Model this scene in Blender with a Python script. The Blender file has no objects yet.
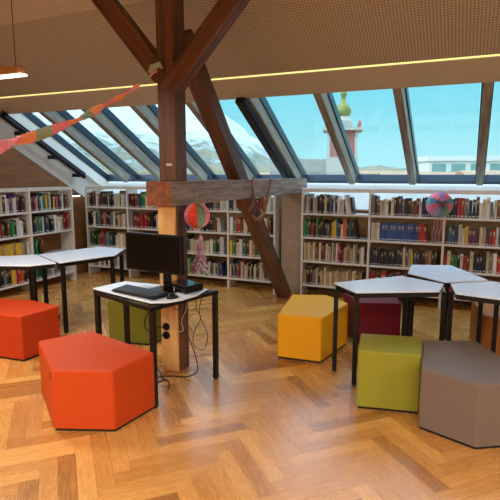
import bpy, bmesh, math, random
from mathutils import Vector, Matrix, noise
R = math.radians
rnd = random.Random(7)
S = bpy.context.scene
C = S.collection
S.view_settings.view_transform = 'Standard'
S.view_settings.look = 'None'
S.view_settings.gamma = 1
S.view_settings.use_curve_mapping = False
S.view_settings.exposure = 0.12

# ------------------------------------------------------------------ materials
def s2l(c):
    return tuple(((v/255)/12.92 if v/255 <= .04045 else ((v/255+.055)/1.055)**2.4) for v in c)

def mat(name, rgb, rough=.5, metal=0, bump=0, scale=40, var=0, stretch=(1,1,1), coat=0, spec=.5, detail=4):
    m = bpy.data.materials.new(name); m.use_nodes = True
    nt = m.node_tree; b = nt.nodes['Principled BSDF']
    c = s2l(rgb)
    b.inputs['Base Color'].default_value = (*c, 1)
    b.inputs['Roughness'].default_value = rough
    b.inputs['Metallic'].default_value = metal
    b.inputs['Specular IOR Level'].default_value = spec
    if coat:
        b.inputs['Coat Weight'].default_value = coat; b.inputs['Coat Roughness'].default_value = .15
    if bump or var:
        tc = nt.nodes.new('ShaderNodeTexCoord'); mp = nt.nodes.new('ShaderNodeMapping')
        mp.inputs['Scale'].default_value = stretch
        nz = nt.nodes.new('ShaderNodeTexNoise'); nz.inputs['Scale'].default_value = scale; nz.inputs['Detail'].default_value = detail
        nt.links.new(tc.outputs['Object'], mp.inputs[0]); nt.links.new(mp.outputs[0], nz.inputs[0])
        if var:
            r = nt.nodes.new('ShaderNodeValToRGB'); e = r.color_ramp.elements
            e[0].position = .3; e[1].position = .7
            e[0].color = (*[v*(1-var) for v in c], 1); e[1].color = (*[min(1, v*(1+var)) for v in c], 1)
            nt.links.new(nz.outputs['Fac'], r.inputs[0]); nt.links.new(r.outputs[0], b.inputs['Base Color'])
        if bump:
            bp = nt.nodes.new('ShaderNodeBump'); bp.inputs['Strength'].default_value = bump; bp.inputs['Distance'].default_value = .01
            nt.links.new(nz.outputs['Fac'], bp.inputs['Height']); nt.links.new(bp.outputs[0], b.inputs['Normal'])
    return m

def emis(name, rgb, st):
    m = bpy.data.materials.new(name); m.use_nodes = True
    nt = m.node_tree; nt.nodes.clear()
    e = nt.nodes.new('ShaderNodeEmission'); e.inputs[0].default_value = (*s2l(rgb), 1); e.inputs[1].default_value = st
    o = nt.nodes.new('ShaderNodeOutputMaterial'); nt.links.new(e.outputs[0], o.inputs[0])
    return m

def wood(name, dark, light, rough=.5, sc=3.0, stretch=(9, 9, .7), bump=.25):
    """timber: grain runs along the object's own Z"""
    m = bpy.data.materials.new(name); m.use_nodes = True
    nt = m.node_tree; b = nt.nodes['Principled BSDF']; b.inputs['Roughness'].default_value = rough
    tc = nt.nodes.new('ShaderNodeTexCoord'); mp = nt.nodes.new('ShaderNodeMapping'); mp.inputs['Scale'].default_value = stretch
    nz = nt.nodes.new('ShaderNodeTexNoise'); nz.inputs['Scale'].default_value = sc; nz.inputs['Detail'].default_value = 7; nz.inputs['Distortion'].default_value = .6
    r = nt.nodes.new('ShaderNodeValToRGB'); e = r.color_ramp.elements
    e[0].position = .32; e[1].position = .68; e[0].color = (*s2l(dark), 1); e[1].color = (*s2l(light), 1)
    bp = nt.nodes.new('ShaderNodeBump'); bp.inputs['Strength'].default_value = bump; bp.inputs['Distance'].default_value = .01
    L = nt.links.new
    L(tc.outputs['Object'], mp.inputs[0]); L(mp.outputs[0], nz.inputs[0]); L(nz.outputs['Fac'], r.inputs[0])
    L(r.outputs[0], b.inputs['Base Color']); L(nz.outputs['Fac'], bp.inputs['Height']); L(bp.outputs[0], b.inputs['Normal'])
    return m

def fabric(name, rgb):       # smooth imitation leather
    return mat(name, rgb, rough=.55, bump=.12, scale=220, var=.04, detail=2, spec=.25)

M = {}
M['white_shelf'] = mat('white_shelf', (206, 200, 192), .45, var=.02, scale=8)
M['laminate'] = mat('laminate', (226, 236, 250), .22, var=.015, scale=20)
M['edge_wood'] = mat('edge_wood', (205, 165, 120), .4, var=.1, scale=12)
M['black_metal'] = mat('black_metal', (16, 14, 13), .45, 0, spec=.3, bump=.05, scale=200)
M['black_plastic'] = mat('black_plastic', (13, 13, 15), .42, spec=.3, bump=.05, scale=300)
M['black_gloss'] = mat('black_gloss', (10, 11, 14), .13)
M['screen'] = mat('screen', (9, 8, 8), .3, spec=.15)
M['key'] = mat('key', (66, 68, 72), .5)
M['paper'] = mat('paper', (220, 225, 232), .5, var=.03, scale=30)
M['plaster'] = mat('plaster', (226, 222, 214), .8, bump=.08, scale=60, var=.03)
M['lining'] = mat('lining', (184, 174, 154), .7, var=.03, scale=3)
M['wood_wall'] = wood('wood_wall', (136, 92, 50), (166, 116, 66), .5, 2, (1, 8, 8), .1)
M['wood_panel'] = wood('wood_panel', (118, 74, 36), (142, 92, 48), .5, 2, (8, 1, 8), .05)
M['pier'] = mat('pier', (150, 132, 112), .55, bump=.1, scale=12, var=.1)
M['timber'] = wood('timber', (62, 36, 19), (106, 66, 38), .5)
M['timber_light'] = wood('timber_light', (112, 66, 34), (160, 106, 62), .55)
M['timber_grey'] = wood('timber_grey', (104, 88, 78), (160, 142, 130), .6, 3, (9, 9, 1.0), .5)
M['timber_end'] = wood('timber_end', (92, 48, 22), (140, 78, 38), .55, 3, (6, 6, 6))
M['rafter'] = wood('rafter', (108, 104, 92), (156, 150, 136), .65)
M['frame_dark'] = mat('frame_dark', (42, 54, 70), .35, .4, bump=.03, scale=90)
M['panel_oak'] = wood('panel_oak', (206, 150, 84), (228, 176, 108), .45, 3, (9, 9, .7), .08)
M['plinth'] = mat('plinth', (12, 11, 10), .6, bump=.05, scale=90)
M['led'] = emis('led', (255, 236, 150), 1.15)
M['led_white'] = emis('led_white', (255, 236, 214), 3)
M['lamp_wood'] = wood('lamp_wood', (150, 100, 56), (180, 128, 78), .5, 3, (6, 6, 6))
M['cord'] = mat('cord', (16, 14, 13), .5, bump=.02, scale=200)
M['string'] = mat('string', (196, 186, 172), .8, bump=.05, scale=200)
for k, c in dict(orange=(192, 68, 16), orange_deep=(186, 58, 16), yellow=(232, 164, 18), lime=(146, 142, 42), olive=(104, 102, 26),
                 taupe=(118, 102, 90), maroon=(112, 20, 34), caramel=(172, 104, 44), ).items():
    M[k] = fabric(k, c)
for k, c in dict(p_pink=(244, 150, 168), p_orange=(240, 150, 116), p_green=(150, 172, 150), p_peach=(242, 160, 120), p_rose=(232, 138, 156), p_blue=(120, 170, 190), p_lilac=(190, 160, 200), p_red=(240, 96, 64), p_silver=(206, 196, 206)).items():
    M[k] = mat(k, c, .8, bump=.3, scale=90, var=.1)

def perforated():
    m = bpy.data.materials.new('perforated_panel'); m.use_nodes = True
    nt = m.node_tree; b = nt.nodes['Principled BSDF']; b.inputs['Roughness'].default_value = .75
    L = nt.links.new
    tc = nt.nodes.new('ShaderNodeTexCoord')
    vt = nt.nodes.new('ShaderNodeTexVoronoi'); vt.inputs['Scale'].default_value = 36; vt.inputs['Randomness'].default_value = 0
    vt.voronoi_dimensions = '2D'
    L(tc.outputs['UV'], vt.inputs['Vector'])
    r = nt.nodes.new('ShaderNodeValToRGB'); e = r.color_ramp.elements
    e[0].position = .26; e[1].position = .36
    e[0].color = (*s2l((122, 112, 96)), 1); e[1].color = (*s2l((180, 170, 150)), 1)
    L(vt.outputs['Distance'], r.inputs[0]); L(r.outputs[0], b.inputs['Base Color'])
    bp = nt.nodes.new('ShaderNodeBump'); bp.inputs['Strength'].default_value = .4; bp.inputs['Distance'].default_value = .005
    L(r.outputs[0], bp.inputs['Height']); L(bp.outputs[0], b.inputs['Normal'])
    return m
M['perf'] = perforated()

def parquet():
    m = bpy.data.materials.new('oak_parquet'); m.use_nodes = True
    nt = m.node_tree; b = nt.nodes['Principled BSDF']; b.inputs['Specular IOR Level'].default_value = .75
    L = nt.links.new
    uv = nt.nodes.new('ShaderNodeUVMap'); uv.uv_map = 'UVMap'
    at = nt.nodes.new('ShaderNodeAttribute'); at.attribute_name = 'tone'
    mp = nt.nodes.new('ShaderNodeMapping'); mp.inputs['Scale'].default_value = (1.8, 17, 1)
    L(uv.outputs[0], mp.inputs[0])
    nz = nt.nodes.new('ShaderNodeTexNoise'); nz.inputs['Scale'].default_value = 2.2; nz.inputs['Detail'].default_value = 7; nz.inputs['Distortion'].default_value = 2.2
    L(mp.outputs[0], nz.inputs[0])
    a = nt.nodes.new('ShaderNodeMath'); a.operation = 'MULTIPLY_ADD'; a.inputs[1].default_value = .5; a.inputs[2].default_value = 0
    L(nz.outputs['Fac'], a.inputs[0])
    s = nt.nodes.new('ShaderNodeMath'); s.operation = 'MULTIPLY_ADD'; s.inputs[1].default_value = .55
    L(at.outputs['Fac'], s.inputs[0]); L(a.outputs[0], s.inputs[2])
    r = nt.nodes.new('ShaderNodeValToRGB'); e = r.color_ramp.elements
    e[0].position = .12; e[1].position = .85
    e[0].color = (*s2l((124, 78, 36)), 1); e[1].color = (*s2l((222, 164, 90)), 1)
    el = r.color_ramp.elements.new(.45); el.color = (*s2l((186, 126, 60)), 1)
    L(s.outputs[0], r.inputs[0]); L(r.outputs[0], b.inputs['Base Color'])
    rr = nt.nodes.new('ShaderNodeMapRange'); rr.inputs['To Min'].default_value = .20; rr.inputs['To Max'].default_value = .34
    L(nz.outputs['Fac'], rr.inputs['Value']); L(rr.outputs[0], b.inputs['Roughness'])
    bp = nt.nodes.new('ShaderNodeBump'); bp.inputs['Strength'].default_value = .12; bp.inputs['Distance'].default_value = .004
    L(nz.outputs['Fac'], bp.inputs['Height']); L(bp.outputs[0], b.inputs['Normal'])
    return m
M['parquet'] = parquet()

def glass():
    m = bpy.data.materials.new('window_glass'); m.use_nodes = True
    nt = m.node_tree; nt.nodes.clear(); L = nt.links.new
    t = nt.nodes.new('ShaderNodeBsdfTransparent'); t.inputs[0].default_value = (.93, .96, .96, 1)
    g = nt.nodes.new('ShaderNodeBsdfGlossy'); g.inputs['Roughness'].default_value = .02
    lw = nt.nodes.new('ShaderNodeLayerWeight'); lw.inputs['Blend'].default_value = .5
    pw = nt.nodes.new('ShaderNodeMath'); pw.operation = 'POWER'; pw.inputs[1].default_value = 4
    f = nt.nodes.new('ShaderNodeMath'); f.operation = 'MULTIPLY_ADD'; f.inputs[1].default_value = .5; f.inputs[2].default_value = .03
    L(lw.outputs['Facing'], pw.inputs[0]); L(pw.outputs[0], f.inputs[0])
    x = nt.nodes.new('ShaderNodeMixShader'); o = nt.nodes.new('ShaderNodeOutputMaterial')
    L(f.outputs[0], x.inputs[0]); L(t.outputs[0], x.inputs[1]); L(g.outputs[0], x.inputs[2]); L(x.outputs[0], o.inputs[0])
    return m
M['glass'] = glass()

# ------------------------------------------------------------------ mesh building
class MB:
    def __init__(s): s.v = []; s.f = []; s.m = []
    def quadbox(s, P, mi=0):         # P: 8 corners, bottom 4 ccw then top 4
        n = len(s.v); s.v += [tuple(p) for p in P]
        for q in ((3,2,1,0),(4,5,6,7),(0,1,5,4),(1,2,6,5),(2,3,7,6),(3,0,4,7)):
            s.f.append(tuple(n+i for i in q)); s.m.append(mi)
    def box(s, x0, x1, y0, y1, z0, z1, mi=0):
        s.quadbox([(x0,y0,z0),(x1,y0,z0),(x1,y1,z0),(x0,y1,z0),(x0,y0,z1),(x1,y0,z1),(x1,y1,z1),(x0,y1,z1)], mi)
    def prism(s, poly, z0, z1, mi=0, mtop=None):
        n = len(s.v); k = len(poly)
        s.v += [(x, y, z0) for x, y in poly] + [(x, y, z1) for x, y in poly]
        s.f.append(tuple(n+i for i in reversed(range(k)))); s.m.append(mi)
        s.f.append(tuple(n+k+i for i in range(k))); s.m.append(mi if mtop is None else mtop)
        for i in range(k):
            j = (i+1) % k
            s.f.append((n+i, n+j, n+k+j, n+k+i)); s.m.append(mi)
    def face(s, pts, mi=0):
        n = len(s.v); s.v += [tuple(p) for p in pts]; s.f.append(tuple(range(n, n+len(pts)))); s.m.append(mi)
    def tube(s, pts, r, seg=8, mi=0, cap=True):
        pts = [Vector(p) for p in pts]; n0 = len(s.v); up = Vector((0,0,1)); px = None
        for i, p in enumerate(pts):
            t = (pts[min(i+1, len(pts)-1)] - pts[max(i-1, 0)]).normalized()
            if px is None:
                a = up if abs(t.z) < .9 else Vector((1,0,0)); px = t.cross(a).normalized()
            else:
                px = (px - t*px.dot(t)).normalized()
            py = t.cross(px); rr = r[i] if isinstance(r, (list, tuple)) else r
            for k in range(seg):
                a = 2*math.pi*k/seg; s.v.append(tuple(p + rr*(math.cos(a)*px + math.sin(a)*py)))
        for i in range(len(pts)-1):
            for k in range(seg):
                a = n0+i*seg+k; b = n0+i*seg+(k+1) % seg
                s.f.append((a, b, b+seg, a+seg)); s.m.append(mi)
        if cap:
            s.f.append(tuple(n0+k for k in reversed(range(seg)))); s.m.append(mi)
            e = n0+(len(pts)-1)*seg; s.f.append(tuple(e+k for k in range(seg))); s.m.append(mi)
    def lathe(s, prof, c=(0,0,0), seg=24, mi=0):
        n0 = len(s.v)
        for r, z in prof:
            for k in range(seg):
                a = 2*math.pi*k/seg; s.v.append((c[0]+r*math.cos(a), c[1]+r*math.sin(a), c[2]+z))
        for i in range(len(prof)-1):
            for k in range(seg):
                a = n0+i*seg+k; b = n0+i*seg+(k+1) % seg
                s.f.append((a, b, b+seg, a+seg)); s.m.append(mi)
    def build(s, name, mats, parent=None, loc=None, bevel=0, seg=2, smooth=False, tag=None):
        me = bpy.data.meshes.new(name); me.from_pydata(s.v, [], s.f)
        if not isinstance(mats, (list, tuple)): mats = [mats]
        for m_ in mats: me.materials.append(M[m_] if isinstance(m_, str) else m_)
        for p, i in zip(me.polygons, s.m): p.material_index = i
        bm = bmesh.new(); bm.from_mesh(me)
        if bevel:
            bmesh.ops.remove_doubles(bm, verts=bm.verts, dist=1e-6)
            bmesh.ops.bevel(bm, geom=list(bm.edges), offset=bevel, segments=seg, profile=.5, affect='EDGES', clamp_overlap=True)
        bmesh.ops.recalc_face_normals(bm, faces=bm.faces)
        bm.to_mesh(me); bm.free()
        if smooth:
            for p in me.polygons: p.use_smooth = True
        o = bpy.data.objects.new(name, me); C.objects.link(o)
        if parent is not None: o.parent = parent
        if loc: o.location = loc
        return o

def tag(o, label=None, cat=None, group=None, kind=None):
    if label: o['label'] = label
    if cat: o['category'] = cat
    if group: o['group'] = group
    if kind: o['kind'] = kind
    return o
def thing(name, loc, label, cat, group=None, rz=0):
    o = bpy.data.objects.new(name, None); o.empty_display_size = .1; C.objects.link(o)
    o.location = loc; o.rotation_euler.z = rz
    return tag(o, label, cat, group)
def struct(name, mb, mats, parent=None, **k):
    o = mb.build(name, mats, parent, **k)
    if parent is None: o['kind'] = 'structure'
    return o
def beam(name, p0, p1, w, d, mats, label=None, cat=None, group=None, parent=None, bevel=.006, side=Vector((1,0,0)), endmat=None, kind=None):
    """squared timber from p0 to p1; local Z runs along it; w measured along 'side'"""
    p0, p1 = Vector(p0), Vector(p1); z = (p1-p0); Ln = z.length; z.normalize()
    x = (side - z*side.dot(z)).normalized(); y = z.cross(x)
    mb = MB(); n = 6
    mb.box(-w/2, w/2, -d/2, d/2, 0, Ln)
    if endmat is not None:
        mb.m[0] = 1; mb.m[1] = 1
    o = mb.build(name, mats, parent, bevel=bevel, seg=1)
    o.matrix_world = Matrix((( x.x, y.x, z.x, p0.x), (x.y, y.y, z.y, p0.y), (x.z, y.z, z.z, p0.z), (0,0,0,1)))
    if parent is not None:
        o.matrix_parent_inverse = Matrix.Identity(4)
        o.matrix_basis = Matrix.Translation(-Vector(parent.location)) @ o.matrix_basis
    tag(o, label, cat, group, kind)
    return o

# ------------------------------------------------------------------ room shell
SL = .545; Y0, Z0 = 7.1, 1.58           # underside of the rafters at the wall
XL, XR, YB = -6.3, 4.2, -4.6
def uz(Y): return Z0 + SL*(Y0-Y)
RIDGE = 1.2

# floor: one herringbone floor of single planks
def floor():
    L_, W_ = .6, .1; n = 6
    quads = []
    for j in range(-160, 160):
        for m_ in range(-14, 15):
            x = j*W_ + m_*2*L_; y = j*W_
            quads.append((x, y, x+L_, y+W_, 0))
            x2 = x+L_; quads.append((x2, y+W_-L_, x2+W_, y+W_, 1))
    c45 = math.sqrt(.5); g = .0006
    v = []; f = []; tones = []; uvs = []
    for x0, y0, x1, y1, k in quads:
        x0 += g; y0 += g; x1 -= g; y1 -= g
        cx, cy = (x0+x1)/2, (y0+y1)/2
        X, Y = c45*(cx-cy)-.87, c45*(cx+cy)+2.31
        if not (XL+.05-.3 < X < XR+.3 and YB-.3 < Y < 7.3): continue
        b = len(v)
        for px, py in ((x0,y0),(x1,y0),(x1,y1),(x0,y1)):
            qx, qy = c45*(px-py)-.87, c45*(px+py)+2.31
            v.append((min(max(qx, XL-.02), XR+.02), min(max(qy, YB-.02), 7.02), 0))
        f.append((b,b+1,b+2,b+3)); tones.append(min(1, max(0, rnd.gauss(.5, .25))))
        ou, ov = rnd.random()*40, rnd.random()*40
        a, b_ = (x1-x0), (y1-y0)
        uvs += [(ou,ov),(ou+a,ov),(ou+a,ov+b_),(ou,ov+b_)] if k == 0 else [(ou,ov),(ou,ov+a),(ou+b_,ov+a),(ou+b_,ov)]
    me = bpy.data.meshes.new('floor'); me.from_pydata(v, [], f)
    me.materials.append(M['parquet'])
    at = me.attributes.new('tone', 'FLOAT', 'FACE'); at.data.foreach_set('value', tones)
    ul = me.uv_layers.new(name='UVMap')
    for i, uvv in enumerate(uvs): ul.data[i].uv = uvv
    o = bpy.data.objects.new('floor', me); C.objects.link(o); o['kind'] = 'structure'
    mb = MB(); mb.box(XL-.1, XR+.1, YB-.1, 7.1, -.25, -.003)
    struct('subfloor', mb, mat('subfloor', (60, 36, 20), .8, var=.1, scale=3), o)
floor()

# knee wall, sill below the glass, left wall, panels, back, right
mb = MB(); mb.box(XL-.2, XR+.2, 7.0, 7.12, -.02, 1.2); struct('wall_back', mb, 'wood_wall')
mb = MB(); mb.quadbox([(XL,6.98,1.2),(XR,6.98,1.2),(XR,7.6,1.2),(XL,7.6,1.2),(XL,6.98,1.215),(XR,6.98,1.215),(XR,7.6,1.56),(XL,7.6,1.56)]); struct('trim_1', mb, 'plaster')
mb = MB(); mb.box(XL, XR, 6.975, 7.0, 0, .09); struct('baseboard_back', mb, 'timber')
mb = MB()
P = [(YB-.2,-.02),(7.8,-.02),(7.8,1.5),(RIDGE,uz(RIDGE)+.5),(YB-.2,uz(RIDGE)+.5)]
n = len(P); mb.v = [(XL,y,z) for y,z in P]+[(XL-.15,y,z) for y,z in P]
mb.f = [tuple(range(n)), tuple(range(2*n-1, n-1, -1))]+[(i,(i+1)%n,n+(i+1)%n,n+i) for i in range(n)]; mb.m = [0]*len(mb.f)
struct('wall_left', mb, 'plaster')
mb = MB(); off = .43
P = [(YB,0),(6.95,0),(6.95,1.2),(6.8,1.28),(RIDGE,uz(RIDGE)-off),(YB,uz(RIDGE)-off)]
mb.v = [(-6.13,y,z) for y,z in P]+[(XL+.001,y,z) for y,z in P]; n = len(P)
mb.f = [tuple(range(n)), tuple(range(2*n-1, n-1, -1))]+[(i,(i+1)%n,n+(i+1)%n,n+i) for i in range(n)]; mb.m = [0]*len(mb.f)
struct('trim_2', mb, 'wood_panel')
mb = MB(); mb.box(XR, XR+.15, YB-.2, 7.8, -.02, uz(RIDGE)+.6); struct('wall_right', mb, 'plaster')
mb = MB(); mb.box(XL-.2, XR+.2, YB-.15, YB, -.02, uz(RIDGE)+.6); struct('wall_front', mb, 'plaster')

# ceiling: plain lining, light slot, perforated panels, smooth panels, flat top
def slab(y0, y1, nn=0, th=.05, m_=0, mb=None):
    """sloped slab whose underside is nn above the rafter underside plane"""
    mb = mb or MB(); z0, z1 = uz(y0)+nn, uz(y1)+nn
    mb.quadbox([(XL,y0,z0),(XR,y0,z0),(XR,y1,z1),(XL,y1,z1),(XL,y0,z0+th),(XR,y0,z0+th),(XR,y1,z1+th),(XL,y1,z1+th)], m_)
    return mb
YW = 5.33
mb = slab(5.03, YW, 0, .05); mb.box(XL, XR, YW-.03, YW, uz(YW)+.03, uz(YW)+.36); ceil = struct('ceiling', mb, 'lining')
struct('light_slot_back', slab(4.93, 5.05, .05, .03), 'lining', ceil)
pf = slab(4.02, 4.985, -.012, .05)
o = struct('perforated_panel', pf, 'perf', ceil)
ul = o.data.uv_layers.new(name='UVMap')
for lp in o.data.loops:
    co = o.data.vertices[lp.vertex_index].co; ul.data[lp.index].uv = (co.x, co.y*1.139)
struct('smooth_panel', slab(RIDGE, 4.02, -.012, .05), 'lining', ceil)
mb = MB(); mb.box(XL, XR, YB, RIDGE, uz(RIDGE)-.012, uz(RIDGE)+.05); struct('flat_panel', mb, 'lining', ceil)
mb = MB(); mb.quadbox([(XL-.2,RIDGE-.2,uz(RIDGE)+.5),(XR+.2,RIDGE-.2,uz(RIDGE)+.5),(XR+.2,YW,uz(YW)+.4),(XL-.2,YW,uz(YW)+.4),
                       (XL-.2,RIDGE-.2,uz(RIDGE)+.55),(XR+.2,RIDGE-.2,uz(RIDGE)+.55),(XR+.2,YW,uz(YW)+.45),(XL-.2,YW,uz(YW)+.45)])
mb.box(XL-.2, XR+.2, YB-.2, RIDGE, uz(RIDGE)+.5, uz(RIDGE)+.55)
struct('roof_deck', mb, 'plaster', ceil)
t = thing('led_strip', (0, 5.0, uz(5.0)), 'thin glowing yellow light line running the length of the sloped ceiling', 'light strip')
mb = MB(); z = .008
mb.quadbox([(XL,-.012,z),(XR,-.012,z),(XR,.026,z-.0205),(XL,.026,z-.0205),(XL,-.012,z+.01),(XR,-.012,z+.01),(XR,.026,z),(XL,.026,z)])
mb.build('diffuser', 'led', t)

# rafters and skylights
cs, sn = math.cos(math.atan(SL)), math.sin(math.atan(SL))
def rp(u, nn):        # u metres up the slope from the foot, nn metres outwards
    return (Y0 - u*cs + nn*sn, Z0 + u*sn + nn*cs)
RX = [-5.56+.0, -4.80, -4.01, -3.20, -2.42, -1.60, -.77, .06, .88, 1.70, 2.52, 3.34]
ordw = ['first','second','third','fourth','fifth','sixth','seventh','eighth','ninth','tenth','eleventh','twelfth','thirteenth','fourteenth']
places = {0:'first from the left end of the window band', 1:'second from the left end of the window band', 2:'just left of the tall post', 3:'behind the slanting strut',
          4:'with the black ribbed duct below it', 5:'crossing in front of the church tower', 6:'between the church tower and the white building', 7:'rightmost one in view'}
def slope_prism(mb, x0, x1, u0, u1, n0, n1, mi=0):
    a, b, c, d = rp(u0,n0), rp(u1,n0), rp(u1,n1), rp(u0,n1)
    mb.quadbox([(x0,*a),(x1,*a),(x1,*b),(x0,*b),(x0,*d),(x1,*d),(x1,*c),(x0,*c)], mi)
UL = 2.35
for i, x in enumerate(RX[:9]):
    (y1, z1), (y0, z0) = rp(UL, .085), rp(-.07, .085)
    beam('rafter', (x, y0, z0), (x, y1, z1), .085, .16, 'rafter', 'grey wooden rafter, '+places.get(i, 'beyond the right edge'),
         'rafter', 'sloping rafters between the windows')
wx = [XL+.06] + RX[:9] + [1.70]
for i in range(len(wx)-1):
    x0, x1 = wx[i]+(.045 if i else 0), wx[i+1]-.045
    mb = MB(); fw = .055
    if i == 0: x0 = XL+.10
    for a, b in ((x0-.04, x0+.012), (x1-.012, x1+.04)): slope_prism(mb, a, b, -.33, UL, .165, .27)
    slope_prism(mb, x0, x1, -.34, -.265, .165, .27); slope_prism(mb, x0, x1, UL-.03, UL+.05, .165, .27)
    w = struct('window_%d' % (i+1), mb, 'frame_dark')
    mb = MB(); slope_prism(mb, x0+.02, x1-.02, -.28, UL, .235, .245); mb.build('pane', 'glass', w)
# blind side right
mb = MB(); slope_prism(mb, 1.75, XR, -.36, UL, .0, .3); struct('trim_3', mb, 'lining')
mb = MB(); slope_prism(mb, XL, XL+.10, -.36, UL, .0, .3); struct('trim_4', mb, 'plaster')

# black ribbed duct under one rafter
t = thing('ribbed_duct', (-2.5, *rp(0, 0)), 'black ribbed duct fixed under a rafter beside the slanting strut', 'duct')
def loc_slope(mb, t, *a, **k):
    n = len(mb.v); slope_prism(mb, *a, **k)
    mb.v[n:] = [(x-t.location.x, y-t.location.y, z-t.location.z) for x, y, z in mb.v[n:]]
mb = MB(); loc_slope(mb, t, -2.535, -2.43, -.1, 2.05, -.07, -.004); mb.build('housing', 'black_plastic', t, bevel=.006, seg=1)
mb = MB()
for k in range(52): loc_slope(mb, t, -2.43, -2.412, -.08+k*.041, -.06+k*.041, -.066, -.008)
mb.build('rib', 'frame_dark', t); t.children[-1]['kind'] = 'stuff'

# black blind rail on the left reveal
ya, za = rp(2.1, -.07); yb, zb = rp(.28, -.07)
t = thing('blind_rail', (-6.17, yb, zb), 'black tubular rail on brackets along the sloping left edge of the windows', 'rail')
mb = MB(); mb.tube([(0, ya-yb, za-zb), (0, 0, 0)], .038, 12); mb.build('rail', 'black_metal', t, smooth=False)
mb = MB(); mb.tube([(.02, ya-yb, za-zb+.05), (.02, 0, .05)], .014, 8); mb.build('guide_rod', 'black_gloss', t)
for k in (.35, .95, 1.65):
    y, z = rp(k+.08, -.07)
    mb = MB(); mb.box(-.13, .0, y-yb-.02, y-yb+.02, z-zb-.075, z-zb-.02); mb.box(-.03, .02, y-yb-.025, y-yb+.025, z-zb-.08, z-zb+.0)
    mb.build('bracket', 'black_plastic', t)

# wall pier between the bookcases
mb = MB(); mb.box(-2.5, -2.2, 6.72, 6.999, .0, 1.5)
tag(mb.build('wall_pier', 'pier', bevel=.004, seg=1), kind='structure')
mb = MB(); mb.box(-6.115, -6.085, 6.41, 6.60, 1.325, 1.345)  # emissive strip added to imitate a bright reflection, dark bar above it
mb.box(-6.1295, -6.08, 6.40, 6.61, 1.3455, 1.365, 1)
tag(mb.build('reflection_strip', ['led_white', 'black_metal']), 'glowing strip imitating a reflection on the wood wall between the left and middle bookcases', 'light')

# ------------------------------------------------------------------ timber frame
PX, PY = -2.34, 3.6
t = thing('wooden_post', (PX, PY, 0), 'tall dark brown wooden post standing in the middle of the room', 'post')
beam('upper_shaft', (PX+.03, PY+.01, 1.641), (PX+.03, PY+.01, uz(PY)-.02), .165, .17, 'timber', parent=t, label='dark brown upper shaft')
beam('lower_shaft', (PX+.02, PY+.015, 0), (PX+.02, PY+.015, 1.439), .17, .15, 'timber', parent=t)
pan = beam('cladding_panel', (PX+.014, PY-.075, 0), (PX+.014, PY-.075, 1.435), .166, .03, 'panel_oak', parent=t, label='light oak cladding panel')
def socket(z, plug=True):
    x, y = -2.35-PX, 3.508-PY
    mb = MB(); 
    ring = [(x+.033*math.cos(a), z+.033*math.sin(a)) for a in [2*math.pi*k/20 for k in range(20)]]
    n = len(ring); mb.v = [(a, y, b) for a, b in ring]+[(a, y-.012, b) for a, b in ring]
    mb.f = [tuple(range(n)), tuple(range(2*n-1, n-1, -1))]+[(i,(i+1)%n,n+(i+1)%n,n+i) for i in range(n)]; mb.m = [0]*len(mb.f)
    mb.build('socket', 'black_plastic', t)
socket(.40); socket(.325)
mb = MB()
for k in range(3): mb.box(.02+k*.018, .033+k*.018, -.0785, -.075, 1.765, 1.785)
mb.build('small_plaque', 'p_silver', t)
beam('tie_beam', (PX, 3.43, 1.54), (PX, 7.02, 1.54), .24, .20, ['timber_grey', 'timber_end'], 'weathered grey horizontal tie beam running from the post back to the window wall', 'beam', endmat=1, bevel=0)
beam('slanting_strut', (PX, 6.46, -.0), (PX, 3.82, 2.86), .15, .17, ['timber'], 'long dark brown strut slanting from the floor up to the tall post', 'strut')
beam('knee_brace', (PX-.03, PY-.0, 2.48), (PX-.76, PY, 3.33), .13, .15, 'timber', 'dark brown diagonal brace rising left from the tall post', 'brace', side=Vector((0,1,0)))
beam('knee_brace', (PX+.06, PY-.06, 2.36), (PX+.98, PY-.06, 3.33), .13, .15, 'timber', 'dark brown diagonal brace rising right from the tall post', 'brace', side=Vector((0,1,0)))
beam('purlin', (XL+.01, PY, 3.42), (XR-.01, PY, 3.42), .16, .14, 'timber', 'dark brown purlin under the sloped ceiling above the post', 'beam', side=Vector((0,1,0)))

# branch hooked over the tie beam
mb = MB()
mb.tube([(-2.19, 5.0, 1.66), (-2.195, 4.99, 1.58), (-2.2, 5.03, 1.48), (-2.215, 5.06, 1.37), (-2.24, 5.0, 1.30)], [.009,.011,.013,.015,.012], 7)
mb.tube([(-2.19, 5.52, 1.66), (-2.195, 5.50, 1.55), (-2.2, 5.44, 1.40), (-2.215, 5.36, 1.25), (-2.24, 5.30, 1.15)], [.009,.011,.014,.018,.018], 7)
mb.tube([(-2.215, 5.36, 1.25), (-2.24, 5.22, 1.18), (-2.25, 5.12, 1.24)], [.018,.02,.012], 7)
tag(mb.build('forked_branch', 'timber_light', smooth=True), 'thin forked stick hanging down over the tie beam onto the slanting strut', 'branch')

# ------------------------------------------------------------------ bookcases
ZT = 1.5; SH = (.16, .50, .835, 1.165)
def bookcase(name, xs, label, flip=None):
    """xs: upright positions along the run; local x along the run, local y = depth (0 front .. D back)"""
    D = .27
    t = thing('bookcase', (0,0,0), label, 'bookcase')
    for x in xs:
        mb = MB(); mb.box(x-.014, x+.014, 0, D, 0, ZT); mb.build('upright', 'white_shelf', t, bevel=.002, seg=1)
    for a, b in zip(xs, xs[1:]):
        for z in SH:
            mb = MB(); mb.box(a+.0145, b-.0145, .004, D, z-.028, z); mb.build('shelf_board', 'white_shelf', t, bevel=.002, seg=1)
        mb = MB(); mb.box(a+.0145, b-.0145, .004, .03, ZT-.045, ZT); mb.build('top_rail', 'white_shelf', t)
        mb = MB(); mb.box(a+.0145, b-.0145, D-.03, D, ZT-.03, ZT); mb.build('back_rail', 'white_shelf', t)
    return t
XSR = [-2.16, -1.235, -.315, .605, 1.525]
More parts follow.
